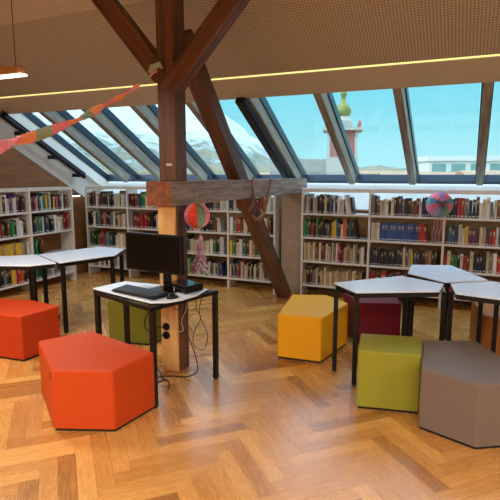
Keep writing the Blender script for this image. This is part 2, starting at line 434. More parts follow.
XSM = [-5.97, -5.12, -4.21, -3.30, -2.56]
YSL = [4.44, 5.27, 6.10]
bR = bookcase('r', XSR, 'long white open bookcase against the window wall on the right, behind the yellow stool'); bR.location = (0, 6.63, 0)
bM = bookcase('m', XSM, 'long white open bookcase along the window wall, left of the slanting strut'); bM.location = (0, 6.60, 0)
bL = bookcase('l', YSL, 'white open bookcase against the left wall, behind the two pale tables'); bL.location = (-5.79, 0, 0); bL.rotation_euler.z = R(90)

# books ------------------------------------------------------------
def book_mesh():
    """unit book: thickness along x, depth along y, height z, spine at y=0"""
    mb = MB(); c = .07
    mb.box(0, c, .0, 1, 0, 1); mb.box(1-c, 1, .0, 1, 0, 1)
    mb.quadbox([(c,0,0),(1-c,0,0),(1-c,.03,0),(c,.03,0),(c,0,1),(1-c,0,1),(1-c,.03,1),(c,.03,1)])
    mb.box(c, 1-c, .031, .97, .02, .98, 1)
    mb.box(.2, .8, -.006, 0, .06, .12, 2)
    mb.box(.1, .9, -.004, 0, .62, .64, 3); mb.box(.22, .78, -.004, 0, .70, .86, 3)
    return mb
def cover_mat():
    m = bpy.data.materials.new('book_cover'); m.use_nodes = True
    nt = m.node_tree; b = nt.nodes['Principled BSDF']; b.inputs['Roughness'].default_value = .45
    oi = nt.nodes.new('ShaderNodeObjectInfo'); nt.links.new(oi.outputs['Color'], b.inputs['Base Color'])
    return m
def cover_attr():
    m = bpy.data.materials.new('book_cover_mixed'); m.use_nodes = True
    nt = m.node_tree; b = nt.nodes['Principled BSDF']; b.inputs['Roughness'].default_value = .45
    a = nt.nodes.new('ShaderNodeAttribute'); a.attribute_name = 'col'; nt.links.new(a.outputs['Color'], b.inputs['Base Color'])
    return m
M['cover'] = cover_mat(); M['cover_mix'] = cover_attr()
M['pages'] = mat('pages', (226, 212, 184), .8, var=.05, scale=60)
M['spine_label'] = mat('spine_label', (200, 196, 188), .7, var=.03, scale=60)
M['gilt'] = mat('gilt', (170, 150, 110), .5, var=.2, scale=50)
proto = book_mesh().build('book', ['cover', 'pages', 'spine_label', 'gilt'])
proto_plain = MB(); proto_plain.box(0,.07,0,1,0,1); proto_plain.box(.93,1,0,1,0,1); proto_plain.box(.07,.93,0,.03,0,1); proto_plain.box(.07,.93,.031,.97,.02,.98,1); proto_plain.box(.2,.8,-.006,0,.06,.12,2)
pplain = proto_plain.build('book', ['cover', 'pages', 'spine_label'])
COL = dict(navy=(30,38,72), black=(26,24,26), grey=(112,110,110), cream=(204,188,156), white=(214,210,204), red=(170,32,34), maroon=(92,24,32),
           green=(34,118,58), yellow=(212,168,40), orange=(206,96,36), blue=(28,70,134), teal=(44,98,104), brown=(110,66,40), purple=(84,56,104), tan=(176,140,96), pink=(196,120,132))
def pal(s): return s.split()
mixA = pal('grey cream black black brown black white navy grey blue white cream tan white teal')
ROWS = {
 ('R',0,3): (pal('grey cream grey black cream white black navy black cream black grey blue white navy white cream white navy white white black'), .80),
 ('R',0,2): (pal('green green black red maroon red green black black black black grey black yellow yellow teal navy white orange orange navy teal black navy black'), .86),
 ('R',0,1): (pal('cream tan cream tan cream grey brown cream maroon brown cream white tan cream grey white red black red cream grey tan tan cream grey black cream white'), .97),
 ('R',0,0): (pal('tan black maroon grey cream black tan cream tan cream tan cream tan tan cream tan cream brown tan'), .95),
 ('R',1,3): (pal('grey black brown cream cream white black cream black black navy grey black black brown brown maroon white navy navy navy navy red black'), .97),
 ('R',1,2): (pal('white cream white blue blue blue blue blue blue blue blue blue blue blue blue blue blue red red red maroon'), .84),
 ('R',1,1): (pal('black black navy black black black black black navy black black navy cream grey cream yellow teal navy black black brown tan black black'), .97),
 ('R',1,0): (pal('red navy red black maroon teal black brown red grey'), .9),
 ('R',2,3): (pal('black navy navy red red grey navy black black white cream white grey cream brown orange tan cream cream tan cream'), .97),
 ('R',2,2): (pal('black teal blue navy cream white yellow maroon purple maroon cream tan navy red red white black red cream cream navy grey'), .97),
 ('R',2,1): (pal('red cream green green black white red brown cream black navy navy black cream grey white red red teal black cream red'), .97),
 ('R',2,0): (pal('cream red black white brown navy grey teal'), .9),
 ('L',1,3): (pal('black purple maroon pink black teal white teal green yellow grey white black yellow maroon pink black grey white white maroon brown'), .95),
 ('L',1,2): (pal('black navy brown green teal black white navy teal black black navy white white white cream grey maroon red red'), .95),
 ('L',1,1): (pal('grey green green black brown brown'), .30),
 ('L',1,0): (pal('green black green teal grey pink white grey'), .6),
 ('L',0,3): (pal('black maroon navy black brown black black cream black white white purple white purple maroon black maroon'), .97),
 ('L',0,2): (pal('red orange white black maroon orange brown orange brown black brown grey green black white white white black'), .95),
 ('L',0,1): (pal('yellow tan yellow yellow tan yellow yellow tan yellow yellow yellow tan yellow yellow tan grey white'), 1.0),
 ('L',0,0): (pal('white black navy white black black grey navy black yellow white red orange maroon black'), .95),
 ('M',0,3): (pal('white black brown black white brown maroon black black cream black black white cream brown white'), .95),
 ('M',1,3): (pal('maroon black red teal teal green cream cream orange tan black grey white teal'), .95),
 ('M',0,2): (pal('black black white teal grey maroon pink maroon black grey white black cream pink white'), .97),
 ('M',1,2): (pal('grey red maroon red red maroon black black white grey teal blue white'), .97),
 ('M',0,1): (pal('black green black green red red teal grey teal black white cream white cream'), .95),
 ('M',2,2): (pal('black cream navy grey pink white black navy black brown white'), .9),
 ('M',2,1): (pal('cream yellow black teal cream white navy grey cream white green black white'), .95),
 ('M',3,1): (pal('yellow green cream white teal maroon cream tan green white maroon brown yellow'), .95),
 ('M',3,3): (pal('navy cream brown black white grey cream cream black red grey white'), .95),
 ('M',3,2): (pal('white grey red brown cream black navy teal grey cream white brown'), .95),
}
CASE = {'R': ('the right bookcase', XSR), 'M': ('the middle bookcase', XSM), 'L': ('the left wall bookcase', YSL)}
BAY = {'R': ['left bay', 'middle bay', 'right bay', 'end bay'], 'L': ['near bay', 'far bay'], 'M': ['first bay', 'second bay', 'third bay', 'fourth bay']}
LEV = {3: 'top shelf', 2: 'second shelf', 1: 'third shelf', 0: 'lowest shelf'}
allb = []
for cs_, (cn, xs) in CASE.items():
    for bi in range(len(xs)-1):
        for lv in range(4):
            r_ = random.Random(hash((ord(cs_), bi, lv)) & 0xffff)
            seq, fill = ROWS.get((cs_, bi, lv), (None, .93))
            a, b = xs[bi]+.018, xs[bi+1]-.018; W = (b-a)
            end = a+.01 + (W-.02)*fill
            if seq is None:
                seq = [r_.choice(['white','cream','black','black','navy','grey','maroon','cream','brown','teal','white','grey','tan','red','black','navy','blue','green','white','cream']) for _ in range(24)]
            th0 = (end-a)/len(seq); x = a+.006; hb = .235
            ths = [th0*r_.uniform(.82, 1.15) for _ in seq]; sc = (end-a-.012)/sum(ths); lean_at = r_.randrange(len(seq)-3, len(seq)) if fill < .95 else 99
            uniform = seq.count('blue') > 8 or seq.count('yellow') > 8
            for k, (cname, th) in enumerate(zip(seq, ths)):
                th *= sc
                h = (.232 if uniform else r_.uniform(.185, .265))
                if cs_ == 'R' and lv == 0: h = r_.uniform(.2, .25)
                d = r_.uniform(.15, .2)
                lean = 0
                if k >= lean_at: lean = -R(9)*(1)
                elif r_.random() < .05 and k > 2 and not uniform: lean = -R(3)
                allb.append(dict(case=cs_, bay=bi, lv=lv, k=k, n=len(seq), x=x, th=th*.93, h=h, d=d, z=SH[lv], col=cname, lean=lean, in_=r_.uniform(.01, .045) if not uniform else .03, jit=r_.uniform(.6, 1.02)))
                x += th
def world_of(b):
    if b['case'] == 'R': return Vector((b['x'], 6.63+b['in_'], b['z']))
    if b['case'] == 'M': return Vector((b['x'], 6.60+b['in_'], b['z']))
    return Vector((-5.79-b['in_'], b['x'], b['z']))
A_ = R(24)
def fwd(p): return -p.x*math.sin(A_)+p.y*math.cos(A_)
def lat(p): return p.x*math.cos(A_)+p.y*math.sin(A_)
for b in allb:
    p = world_of(b); f_ = fwd(p); u = lat(p)/f_
    if b['case'] == 'L': cosv = abs(p.x)/p.length
    else: cosv = p.y/p.length
    b['area'] = b['th']*b['h']/f_**2*cosv
    if not (-.515 < u < .52): b['area'] = -1
    if b['case'] == 'R' and b['lv'] == 0 and b['bay'] > 0: b['area'] = -.5
vis = sorted([b for b in allb], key=lambda b: -b['area'])
ind = set(id(b) for b in vis[:298])
def ordn(k):
    T = ['first','second','third','fourth','fifth','sixth','seventh','eighth','ninth','tenth','eleventh','twelfth','thirteenth','fourteenth','fifteenth','sixteenth','seventeenth','eighteenth','nineteenth','twentieth','twenty-first','twenty-second','twenty-third','twenty-fourth','twenty-fifth','twenty-sixth','twenty-seventh','twenty-eighth','twenty-ninth']
    return T[k]
cmv = []; cmf = []; cmm = []; cmc = []
used = 0
for b in allb:
    p = world_of(b); rz = 0 if b['case'] != 'L' else R(90)
    base = s2l(COL[b['col']]); col = tuple(min(1, c*b['jit']) for c in base)
    src = proto if (b['k'] % 3) else pplain
    mw = Matrix.Translation(p) @ Matrix.Rotation(rz, 4, 'Z') @ Matrix.Rotation(b['lean'], 4, 'Y') @ Matrix.Diagonal((b['th'], b['d'], b['h'], 1))
    if b['lean']:   # keep the lowest corner on the board
        low = min((mw @ Vector((x, 0, 0))).z for x in (0, 1)); mw = Matrix.Translation((0, 0, b['z']-low+.0005)) @ mw
    if id(b) in ind:
        o = src.copy(); C.objects.link(o); o.name = 'book'
        o.matrix_world = mw; o.color = (*col, 1)
        o['category'] = 'book'
        state = 'leaning ' if b['lean'] < -R(5) else ''
        o['label'] = '%s%s book, %s from the left, %s, %s of %s' % (state, {'navy':'navy blue','grey':'grey'}.get(b['col'], b['col']), ordn(b['k']), LEV[b['lv']], BAY[b['case']][b['bay']], CASE[b['case']][0])
        o['group'] = 'books on the %s, %s of %s' % (LEV[b['lv']], BAY[b['case']][b['bay']], CASE[b['case']][0])
        used += 1
    else:
        me = src.data; n0 = len(cmv)
        cmv += [tuple(mw @ v.co) for v in me.vertices]
        for q in me.polygons:
            cmf.append(tuple(n0+i for i in q.vertices)); cmm.append(q.material_index); cmc.append(col)
me = bpy.data.meshes.new('remaining_books'); me.from_pydata(cmv, [], cmf)
for k in ('cover_mix', 'pages', 'spine_label', 'gilt'): me.materials.append(M[k])
for q, i in zip(me.polygons, cmm): q.material_index = i
at = me.attributes.new('col', 'FLOAT_COLOR', 'FACE')
for i, c in enumerate(cmc): at.data[i].color = (*c, 1)
o = bpy.data.objects.new('book_rows', me); C.objects.link(o)
tag(o, 'rows of small mixed books on the farther and lower bookcase shelves', 'books', kind='stuff')
bpy.data.objects.remove(proto); bpy.data.objects.remove(pplain)

# ------------------------------------------------------------------ stools
def centroid(P): return (sum(p[0] for p in P)/len(P), sum(p[1] for p in P)/len(P))
def inset(P, d):
    cx, cy = centroid(P); out = []
    n = len(P); area = sum(P[i][0]*P[(i+1)%n][1]-P[(i+1)%n][0]*P[i][1] for i in range(n)); sg = 1 if area > 0 else -1
    for i in range(n):
        a, b, c = Vector(P[i-1]), Vector(P[i]), Vector(P[(i+1) % n])
        e1 = (b-a).normalized(); e2 = (c-b).normalized()
        n1 = Vector((-e1.y, e1.x))*sg; n2 = Vector((-e2.y, e2.x))*sg
        k = d/(1+n1.dot(n2)); out.append(tuple(b+(n1+n2)*k))
    return out
def stool(P, m_, label, tagat=None, h=.43, out=.014):
    c = centroid(P); t = thing('upholstered_stool', (c[0], c[1], 0), label, 'stool', 'upholstered stools')
    Q = [(x-c[0], y-c[1]) for x, y in P]
    Q = inset(Q, -out)
    bm = bmesh.new()
    lo = [bm.verts.new((x, y, .022)) for x, y in Q]; hi = [bm.verts.new((x, y, h)) for x, y in Q]; n = len(Q)
    bm.faces.new(list(reversed(lo))); top = bm.faces.new(hi)
    for i in range(n): bm.faces.new((lo[i], lo[(i+1) % n], hi[(i+1) % n], hi[i]))
    bmesh.ops.recalc_face_normals(bm, faces=bm.faces)
    ve = [e for e in bm.edges if abs(e.verts[0].co.z-e.verts[1].co.z) > .1]
    te = [e for e in bm.edges if e.verts[0].co.z > h-.001 and e.verts[1].co.z > h-.001]
    bmesh.ops.bevel(bm, geom=ve+te, offset=.016, segments=4, profile=.5, affect='EDGES')
    big = max(bm.faces, key=lambda f: (round(f.normal.z, 2), f.calc_area()))
    r = bmesh.ops.inset_region(bm, faces=[big], thickness=.04)
    r2 = bmesh.ops.inset_region(bm, faces=[big], thickness=.05)
    for v in big.verts: v.co.z += .004
    for e in bm.edges:
        if all(v.co.z < .0225 for v in e.verts): e.smooth = False
    me = bpy.data.meshes.new('cushion'); bm.to_mesh(me); bm.free(); me.materials.append(M[m_])
    for p in me.polygons: p.use_smooth = True
    o = bpy.data.objects.new('cushion', me); C.objects.link(o); o.parent = t
    md = o.modifiers.new('wn', 'WEIGHTED_NORMAL'); md.keep_sharp = True; md.weight = 80
    # seam lines: thin welts down the corners
    mb = MB(); mb.prism(inset(Q, .012), 0, .024); mb.build('plinth', 'plinth', t)
    if tagat is not None:
        i, f_, z = tagat; a, b = Vector(Q[i]), Vector(Q[(i+1) % n]); p = a.lerp(b, f_); e = (b-a).normalized(); nn = Vector((e.y, -e.x))
        if nn.dot(p) < 0: nn = -nn
        mb = MB(); q0, q1 = p-e*.009, p+e*.009
        mb.quadbox([(*q0, z), (*q1, z), (*(q1+nn*.003), z), (*(q0+nn*.003), z), (*q0, z+.035), (*q1, z+.035), (*(q1+nn*.003), z+.035), (*(q0+nn*.003), z+.035)])
        mb.build('fabric_tag', 'plinth', t)
    return t
stool([(-2.46,2.325),(-2.085,2.475),(-2.04,2.87),(-2.79,3.08),(-2.99,2.72)], 'orange', 'large orange pentagonal stool in front of the computer desk', (4, .93, .36), out=.006)
stool([(-3.68,3.16),(-3.64,3.56),(-4.04,3.62),(-4.62,3.50),(-4.36,3.10)], 'orange_deep', 'orange stool at the left edge of the picture beside the pale tables', (0, .97, .30))
stool([(-1.57,4.19),(-1.185,4.22),(-1.09,4.82),(-1.36,5.05),(-1.69,4.93)], 'yellow', 'bright yellow pentagonal stool near the foot of the slanting strut')
stool([(-.675,3.49),(-.285,3.57),(-.33,3.95),(-.735,3.86)], 'lime', 'lime green square stool beside the taupe stool', out=.02, h=.445)
stool([(-.235,3.35),(.105,3.22),(.44,3.43),(.08,4.08),(-.275,3.94)], 'taupe', 'large taupe pentagonal stool at the right front corner', (4, .93, .36))
stool([(-3.29,3.90),(-2.875,3.99),(-2.84,4.36),(-3.0,4.55),(-3.36,4.40)], 'olive', 'dark olive green stool standing behind the computer desk', h=.45)
stool([(-.965,4.90),(-.605,5.03),(-.74,5.50),(-1.12,5.60),(-1.20,5.22)], 'maroon', 'maroon red stool behind the yellow stool under the white table')
stool([(.16,4.90),(.55,4.82),(.80,5.40),(.50,5.62),(.06,5.50)], 'caramel', 'caramel brown stool at the right edge behind the white tables')

# ------------------------------------------------------------------ tables
def table(P, legs, label, h=.78, top='laminate', group='pentagonal white library tables', name='table', frame_poly=None):
    c = centroid(P); t = thing(name, (c[0], c[1], 0), label, 'table', group)
    Q = [(x-c[0], y-c[1]) for x, y in P]
    mb = MB(); mb.prism(Q, h-.012, h, 0); mb.build('tabletop', top, t, bevel=.002, seg=1)
    mb = MB(); mb.prism(inset(Q, .001), h-.022, h-.0125, 0); mb.build('top_edge', 'black_plastic', t)
    FQ = [(x-c[0], y-c[1]) for x, y in frame_poly] if frame_poly else inset(Q, .012)
    FI = inset(FQ, .025)
    mb = MB(); n = len(FQ)
    for i in range(n):
        j = (i+1) % n
        mb.quadbox([(*FQ[i], h-.052), (*FQ[j], h-.052), (*FI[j], h-.052), (*FI[i], h-.052), (*FQ[i], h-.0225), (*FQ[j], h-.0225), (*FI[j], h-.0225), (*FI[i], h-.0225)])
    mb.build('frame', 'black_metal', t)
    for x, y, rz in legs:
        mb = MB(); w = .019
        mb.box(-w, w, -w, w, .012, h-.0525)
        o = mb.build('leg', 'black_metal', t, bevel=.002, seg=1)
        mb = MB(); mb.box(-w*.8, w*.8, -w*.8, w*.8, 0, .0119); mb.build('foot_cap', 'plinth', o); o.location = (x-c[0], y-c[1], 0); o.rotation_euler.z = R(rz)
    return t
table([(-1.05,4.12),(-.80,3.85),(-.20,4.16),(-.185,4.45),(-.56,4.66)], [(-1.02,4.10,15),(-.80,3.88,15),(-.175,4.38,0),(-.51,4.625,0)],
      'white pentagonal table with black legs beside the yellow stool')
table([(-.52,4.82),(-.18,4.54),(.16,4.78),(-.17,5.42),(-.54,5.28)], [(-.50,4.83,0),(.115,4.74,0),(-.19,5.38,0),(-.51,5.25,0)],
      'white pentagonal table farthest back, nearest the right bookcase')
table([(-.135,4.49),(-.085,4.14),(.62,3.99),(.80,4.34),(.19,4.74)], [(-.12,4.42,0),(.235,4.64,0),(.60,4.03,0),(.76,4.33,0)],
      'white pentagonal table behind the taupe stool, cut by the right edge')
table([(-4.55,4.22),(-3.93,3.91),(-3.72,4.55),(-3.93,4.98),(-4.36,5.0)], [(-4.50,4.24,0),(-3.935,3.955,0),(-3.75,4.53,0),(-3.93,4.92,0)],
      'pale pentagonal table beyond the orange stools, behind the monitor')
table([(-3.955,3.885),(-4.08,3.66),(-4.72,3.42),(-5.02,3.78),(-4.58,4.21)], [(-4.08,3.70,0),(-4.62,3.52,0),(-4.96,3.78,0),(-4.62,4.15,0)],
      'pale pentagonal table at the left edge behind the orange stool')
table([(-2.79,3.12),(-2.10,2.93),(-1.99,2.99),(-1.93,3.10),(-1.90,3.26),(-1.925,3.475),(-2.72,3.44)],
      [(-2.765,3.135,0),(-2.05,2.885,0),(-1.885,3.53,0),(-2.70,3.42,0)], 'white computer desk with black legs in front of the tall post', name='computer_desk', group='desk',
      frame_poly=[(-2.785,3.115),(-2.055,2.865),(-1.865,3.55),(-2.10,3.50),(-2.72,3.44)])

# ------------------------------------------------------------------ computer
H_ = .781
t = thing('monitor', (-2.2, 3.30, H_), 'black widescreen monitor switched off on the computer desk', 'monitor', rz=R(-6))
mb = MB(); mb.box(-.12, .12, -.085, .075, 0, .012); mb.build('base', 'black_gloss', t, bevel=.004)
mb = MB(); mb.quadbox([(-.035,.0,.012),(.035,.0,.012),(.035,.03,.012),(-.035,.03,.012),(-.03,-.0,.25),(.03,-.0,.25),(.03,.02,.25),(-.03,.02,.25)]); mb.build('stand', 'black_plastic', t, bevel=.003)
sx, sy, sz = -.07, -.055, .15
mb = MB(); mb.box(sx-.28, sx+.28, sy-.02, sy+.02, sz, sz+.305); mb.quadbox([(sx-.2,sy+.02,sz+.05),(sx+.2,sy+.02,sz+.05),(sx+.12,sy+.05,sz+.08),(sx-.12,sy+.05,sz+.08),(sx-.2,sy+.02,sz+.27),(sx+.2,sy+.02,sz+.27),(sx+.12,sy+.05,sz+.24),(sx-.12,sy+.05,sz+.24)])
cas = mb.build('casing', 'black_plastic', t, bevel=.003)
mb = MB(); mb.box(sx-.268, sx+.268, sy-.0215, sy-.0202, sz+.018, sz+.292); mb.build('screen', 'screen', cas)
t = thing('keyboard', (-2.315, 3.10, H_), 'black computer keyboard lying in front of the monitor', 'keyboard', rz=R(-12))
t.scale = (1.08, 1.15, 1.2)
mb = MB(); mb.quadbox([(-.22,-.07,.004),(.22,-.07,.004),(.22,.07,.004),(-.22,.07,.004),(-.22,-.07,.014),(.22,-.07,.014),(.22,.07,.024),(-.22,.07,.024)]); mb.build('casing', 'black_plastic', t, bevel=.003)
for sx in (-.17, .17):
    mb = MB(); mb.box(sx-.02, sx+.02, -.055, .055, 0, .005); mb.build('foot', 'plinth', t)
for r_ in range(6):
    mb = MB()
    z = .0145+ .0017*r_; y = -.058+r_*.0205; x = -.21
    widths = [.019]*22
    if r_ == 0: widths = [.024]*3+[.11]+[.024]*3+[.019]*3+[.019]*4
    k = 0
    while x < .205 and k < len(widths):
        w = widths[k]; k += 1
        if x+w > .212: break
        mb.box(x, x+w-.003, y, y+.0165, z, z+.006)
        x += w
        if k in (15, 18) and r_: x += .006
    mb.build('key_row', 'key', t)
t = thing('mouse', (-2.015, 3.10, H_), 'small black computer mouse right of the keyboard', 'mouse', rz=R(-20))
bm = bmesh.new(); bmesh.ops.create_uvsphere(bm, u_segments=20, v_segments=12, radius=1)
for v in bm.verts:
    v.co = Vector((v.co.x*.031, v.co.y*.052, max(0, v.co.z)*.034*(1-.25*v.co.y)))
me = bpy.data.meshes.new('body'); bm.to_mesh(me); bm.free(); me.materials.append(M['black_plastic'])
for p in me.polygons: p.use_smooth = True
o = bpy.data.objects.new('body', me); C.objects.link(o); o.parent = t
mb = MB(); mb.tube([(-.004, .022, .032), (.004, .022, .032)], .006, 10); mb.build('scroll_wheel', 'key', t)
t = thing('mini_computer', (-2.07, 3.345, H_), 'flat black mini computer with a glossy top on the right of the desk', 'computer', rz=R(-17))
mb = MB(); mb.box(-.125, .125, -.09, .10, .006, .062); mb.build('casing', 'black_gloss', t, bevel=.005)
mb = MB(); mb.box(-.01, -.004, -.0925, -.0895, .012, .044); mb.build('port_strip', 'p_silver', t)
for a in (-.07, .07):
    for b in (-.065, .065):
        mb = MB(); mb.box(a-.01, a+.01, b-.01, b+.01, 0, .006); mb.build('foot', 'plinth', t)
mb = MB(); mb.box(-.09, .09, -.055, .055, 0, .004); o = mb.build('paper_stack', 'paper', loc=(-2.47, 3.285, H_)); o.rotation_euler.z = R(-8)
tag(o, 'pale sheets of paper lying behind the keyboard', 'paper')

# cables
def cable(pts, label, r=.0035, sub=6, name='cable', m_='cord', grp='cables hanging under the desk'):
    P = [Vector(p) for p in pts]; out = []
    for i in range(len(P)-1):
        p0, p1, p2, p3 = P[max(i-1,0)], P[i], P[i+1], P[min(i+2, len(P)-1)]
        for k in range(sub):
            u = k/sub; out.append(.5*((2*p1)+(p2-p0)*u+(2*p0-5*p1+4*p2-p3)*u*u+(3*p1-p0-3*p2+p3)*u**3))
    out.append(P[-1])
    mb = MB(); mb.tube(out, r, 6, cap=True)
    return tag(mb.build(name, m_, smooth=True), label, 'cable', grp)
def plugend(x, y, z):
    pass
cable([(-2.375,3.49,.325),(-2.38,3.44,.325),(-2.44,3.42,.27),(-2.45,3.42,.15),(-2.38,3.40,.06),(-2.33,3.38,.006),(-2.36,3.30,.005),(-2.30,3.25,.005),(-2.25,3.33,.006)], 'black cable with plug dropping from the lower socket to the floor', .005)
cable([(-2.375,3.49,.40),(-2.40,3.45,.40),(-2.47,3.42,.37),(-2.50,3.40,.44),(-2.46,3.41,.55),(-2.40,3.42,.70)], 'black cable rising left from the upper socket', .005)
cable([(-2.10,3.44,.75),(-2.13,3.45,.6),(-2.16,3.46,.45),(-2.10,3.48,.32),(-2.04,3.47,.18),(-2.02,3.45,.07),(-2.12,3.44,.01),(-2.24,3.42,.006),(-2.31,3.36,.006),(-2.20,3.30,.006),(-2.14,3.20,.006)], 'long black cable looping from the desk down to the floor beside the post', .005)
cable([(-1.99,3.42,.75),(-2.00,3.42,.62),(-1.96,3.42,.55),(-2.03,3.42,.40),(-2.02,3.42,.30),(-1.93,3.42,.29),(-1.90,3.42,.42),(-1.97,3.42,.58),(-1.94,3.42,.75)], 'thin black cable loop hanging under the right corner of the desk', .003)
cable([(-2.05,3.40,.75),(-2.09,3.42,.62),(-2.14,3.42,.50),(-2.13,3.42,.42),(-2.22,3.44,.40),(-2.30,3.45,.46),(-2.36,3.46,.48)], 'thin grey cable curving under the desk in front of the post', .0028, m_='string')
cable([(-2.30,3.42,.75),(-2.28,3.44,.66),(-2.20,3.44,.58),(-2.14,3.43,.66),(-2.12,3.43,.75)], 'short black cable sagging just below the desktop near the post', .003)

# ------------------------------------------------------------------ hanging ornaments
def honeycomb(t, r, cols, axis_tilt=0, cells=5):
    """paper honeycomb ball: accordion leaves with bulging cells, coloured in sectors"""
    nl, nv = 60, 26
    for ci, cname in enumerate(cols):
        a0, a1 = 2*math.pi*ci/len(cols), 2*math.pi*(ci+1)/len(cols)
        k = nl//len(cols); mb = MB(); n0 = 0
        for i in range(k+1):
            a = a0+(a1-a0)*i/k
            for j in range(nv+1):
                ph = math.pi*j/nv
                w = .5+.5*math.cos(math.pi*(i+j))
                rr = r*(1-.17*w)*(1 if 0 < j < nv else 1)
                sh = (a1-a0)/k*.25*math.sin(math.pi*j/2+math.pi*i)
                s_ = max(.02, math.sin(ph))
                mb.v.append((rr*s_*math.cos(a+sh), rr*s_*math.sin(a+sh), rr*math.cos(ph)))
        for i in range(k):
            for j in range(nv):
                q = i*(nv+1)+j; mb.f.append((q, q+1, q+nv+2, q+nv+1)); mb.m.append(0)
        o = mb.build('paper_sector', cname, t); 
        if axis_tilt: o.rotation_euler = (axis_tilt, 0, 0)
t = thing('honeycomb_ball', (-2.10, 3.63, 1.355), 'orange, pink and green honeycomb paper ball hanging below the tie beam', 'paper ball', rz=R(120))
honeycomb(t, .108, ['p_peach', 'p_rose', 'p_rose', 'p_red', 'p_green', 'p_pink', 'p_pink', 'p_green'])
mb = MB(); mb.tube([(0,0,.10),(0.005,0,.12),(.0,-.015,.245)], .0015, 5); mb.build('string', 'string', t)
t = thing('honeycomb_ball', (-.37, 6.42, 1.335), 'blue, lilac and pink honeycomb paper ball hanging on the right bookcase', 'paper ball', rz=R(20))
honeycomb(t, .155, ['p_blue', 'p_rose', 'p_lilac', 'p_pink', 'p_blue', 'p_rose', 'p_lilac', 'p_blue', 'p_green', 'p_rose'], axis_tilt=R(80))
mb = MB(); mb.tube([(0,0,.15),(0.0,.06,.16),(.0,.21,.167)], .002, 5); mb.build('string', 'string', t)
for k in range(4):
    mb = MB(); x0 = -.06+.04*k
    mb.tube([(x0, 0, -.14), (x0+.02, .01, -.26), (x0-.01, .0, -.36), (x0+.015, .01, -.48)], .003, 4)
    mb.build('ribbon', ['p_rose','p_lilac','p_pink','p_rose'][k], t)

t = thing('paper_tassel', (-2.085, 3.655, 1.06), 'shaggy pink and silver paper tassel hanging behind the mini computer', 'tassel')
mb = MB(); mb.tube([(0,0,.125),(0,0,.20)], .0015, 5); mb.build('string', 'string', t)
r_ = random.Random(3)
for g_, cname in enumerate(['p_silver', 'p_rose', 'p_lilac', 'p_silver']):
    mb = MB()
    for k in range(70):
        a = r_.uniform(0, 6.28); z = r_.uniform(-.20, .12); rad = .012+.046*min(1, (.13-z)/.25)*r_.uniform(.6, 1.1)
        p = Vector((rad*math.cos(a), rad*math.sin(a), z)); d = Vector((math.cos(a+r_.uniform(-1,1)), math.sin(a), r_.uniform(-1.6,-.3))).normalized()*r_.uniform(.015,.035)
        s_ = Vector((-math.sin(a), math.cos(a), r_.uniform(-.4,.4)))*.006; q = p*.6; q.z = z+.01
        mb.face([q-s_, q+s_, p+s_+d*.3, p+d]); 
    mb.tube([(0,0,.12),(0,0,-.18)], .006, 5)
    mb.build('paper_fringe', cname, t)

# garland -----------------------------------------------------------
GP = [(-2.364, 3.49, 2.51), (-2.417, 3.412, 2.44), (-2.485, 3.294, 2.336), (-2.55, 3.166, 2.248), (-2.596, 3.047, 2.178), (-2.638, 2.92, 2.102), (-2.679, 2.792, 2.043), (-2.739, 2.634, 1.972), (-2.781, 2.483, 1.923), (-2.802, 2.343, 1.887), (-2.817, 2.139, 1.85), (-2.793, 1.931, 1.824)]
def cat(P, t_):
    P = [Vector(p) for p in P]; i = min(int(t_), len(P)-2); u = t_-i
    p0, p1, p2, p3 = P[max(i-1,0)], P[i], P[i+1], P[min(i+2, len(P)-1)]
    return .5*((2*p1)+(p2-p0)*u+(2*p0-5*p1+4*p2-p3)*u*u+(3*p1-p0-3*p2+p3)*u**3)
t = thing('paper_garland', (0,0,0), 'twisted crepe paper garland in pink, orange and green tied to the tall post', 'garland')
NG = 150; seq = ['p_rose','p_green','p_pink','p_orange','p_rose','p_peach','p_green','p_orange','p_rose','p_green','p_peach','p_pink']
ring = []
for i in range(NG+1):
    u = i/NG*(len(GP)-1); p = cat(GP, u); q = cat(GP, min(u+.05, len(GP)-1.001)); q0 = cat(GP, max(u-.05, 0)); T = (q-q0).normalized()
    up = (Vector((0,0,1))-T*T.z).normalized(); sd = T.cross(up)
    w = .009+.056*min(1, (i/NG)**1.3*1.3); tw = i*.32*(1-.8*i/NG)
    loop = []
    for k in range(10):
        a = 2*math.pi*k/10; rr = w*(1+.15*math.sin(k*3+i*1.7))
        e = up*math.cos(a)*rr + sd*math.sin(a)*rr*.35
        e = Matrix.Rotation(tw, 3, T) @ e
        loop.append(p+e)
    ring.append(loop)
segs = 15; per = NG//segs
for s_ in range(segs):
    mb = MB()
    for i in range(s_*per, (s_+1)*per+1): mb.v += [tuple(p) for p in ring[i]]
    for i in range(per):
        for k in range(10):
            a = i*10+k; b = i*10+(k+1) % 10; mb.f.append((a, b, b+10, a+10)); mb.m.append(0)
    mb.build('paper_segment', seq[s_ % len(seq)], t)
mb = MB(); mb.tube([(-2.43,3.49,2.50),(-2.40,3.485,2.54),(-2.34,3.49,2.56),(-2.32,3.495,2.53)], [.02,.028,.022,.012], 8); mb.build('knot', 'p_green', t)

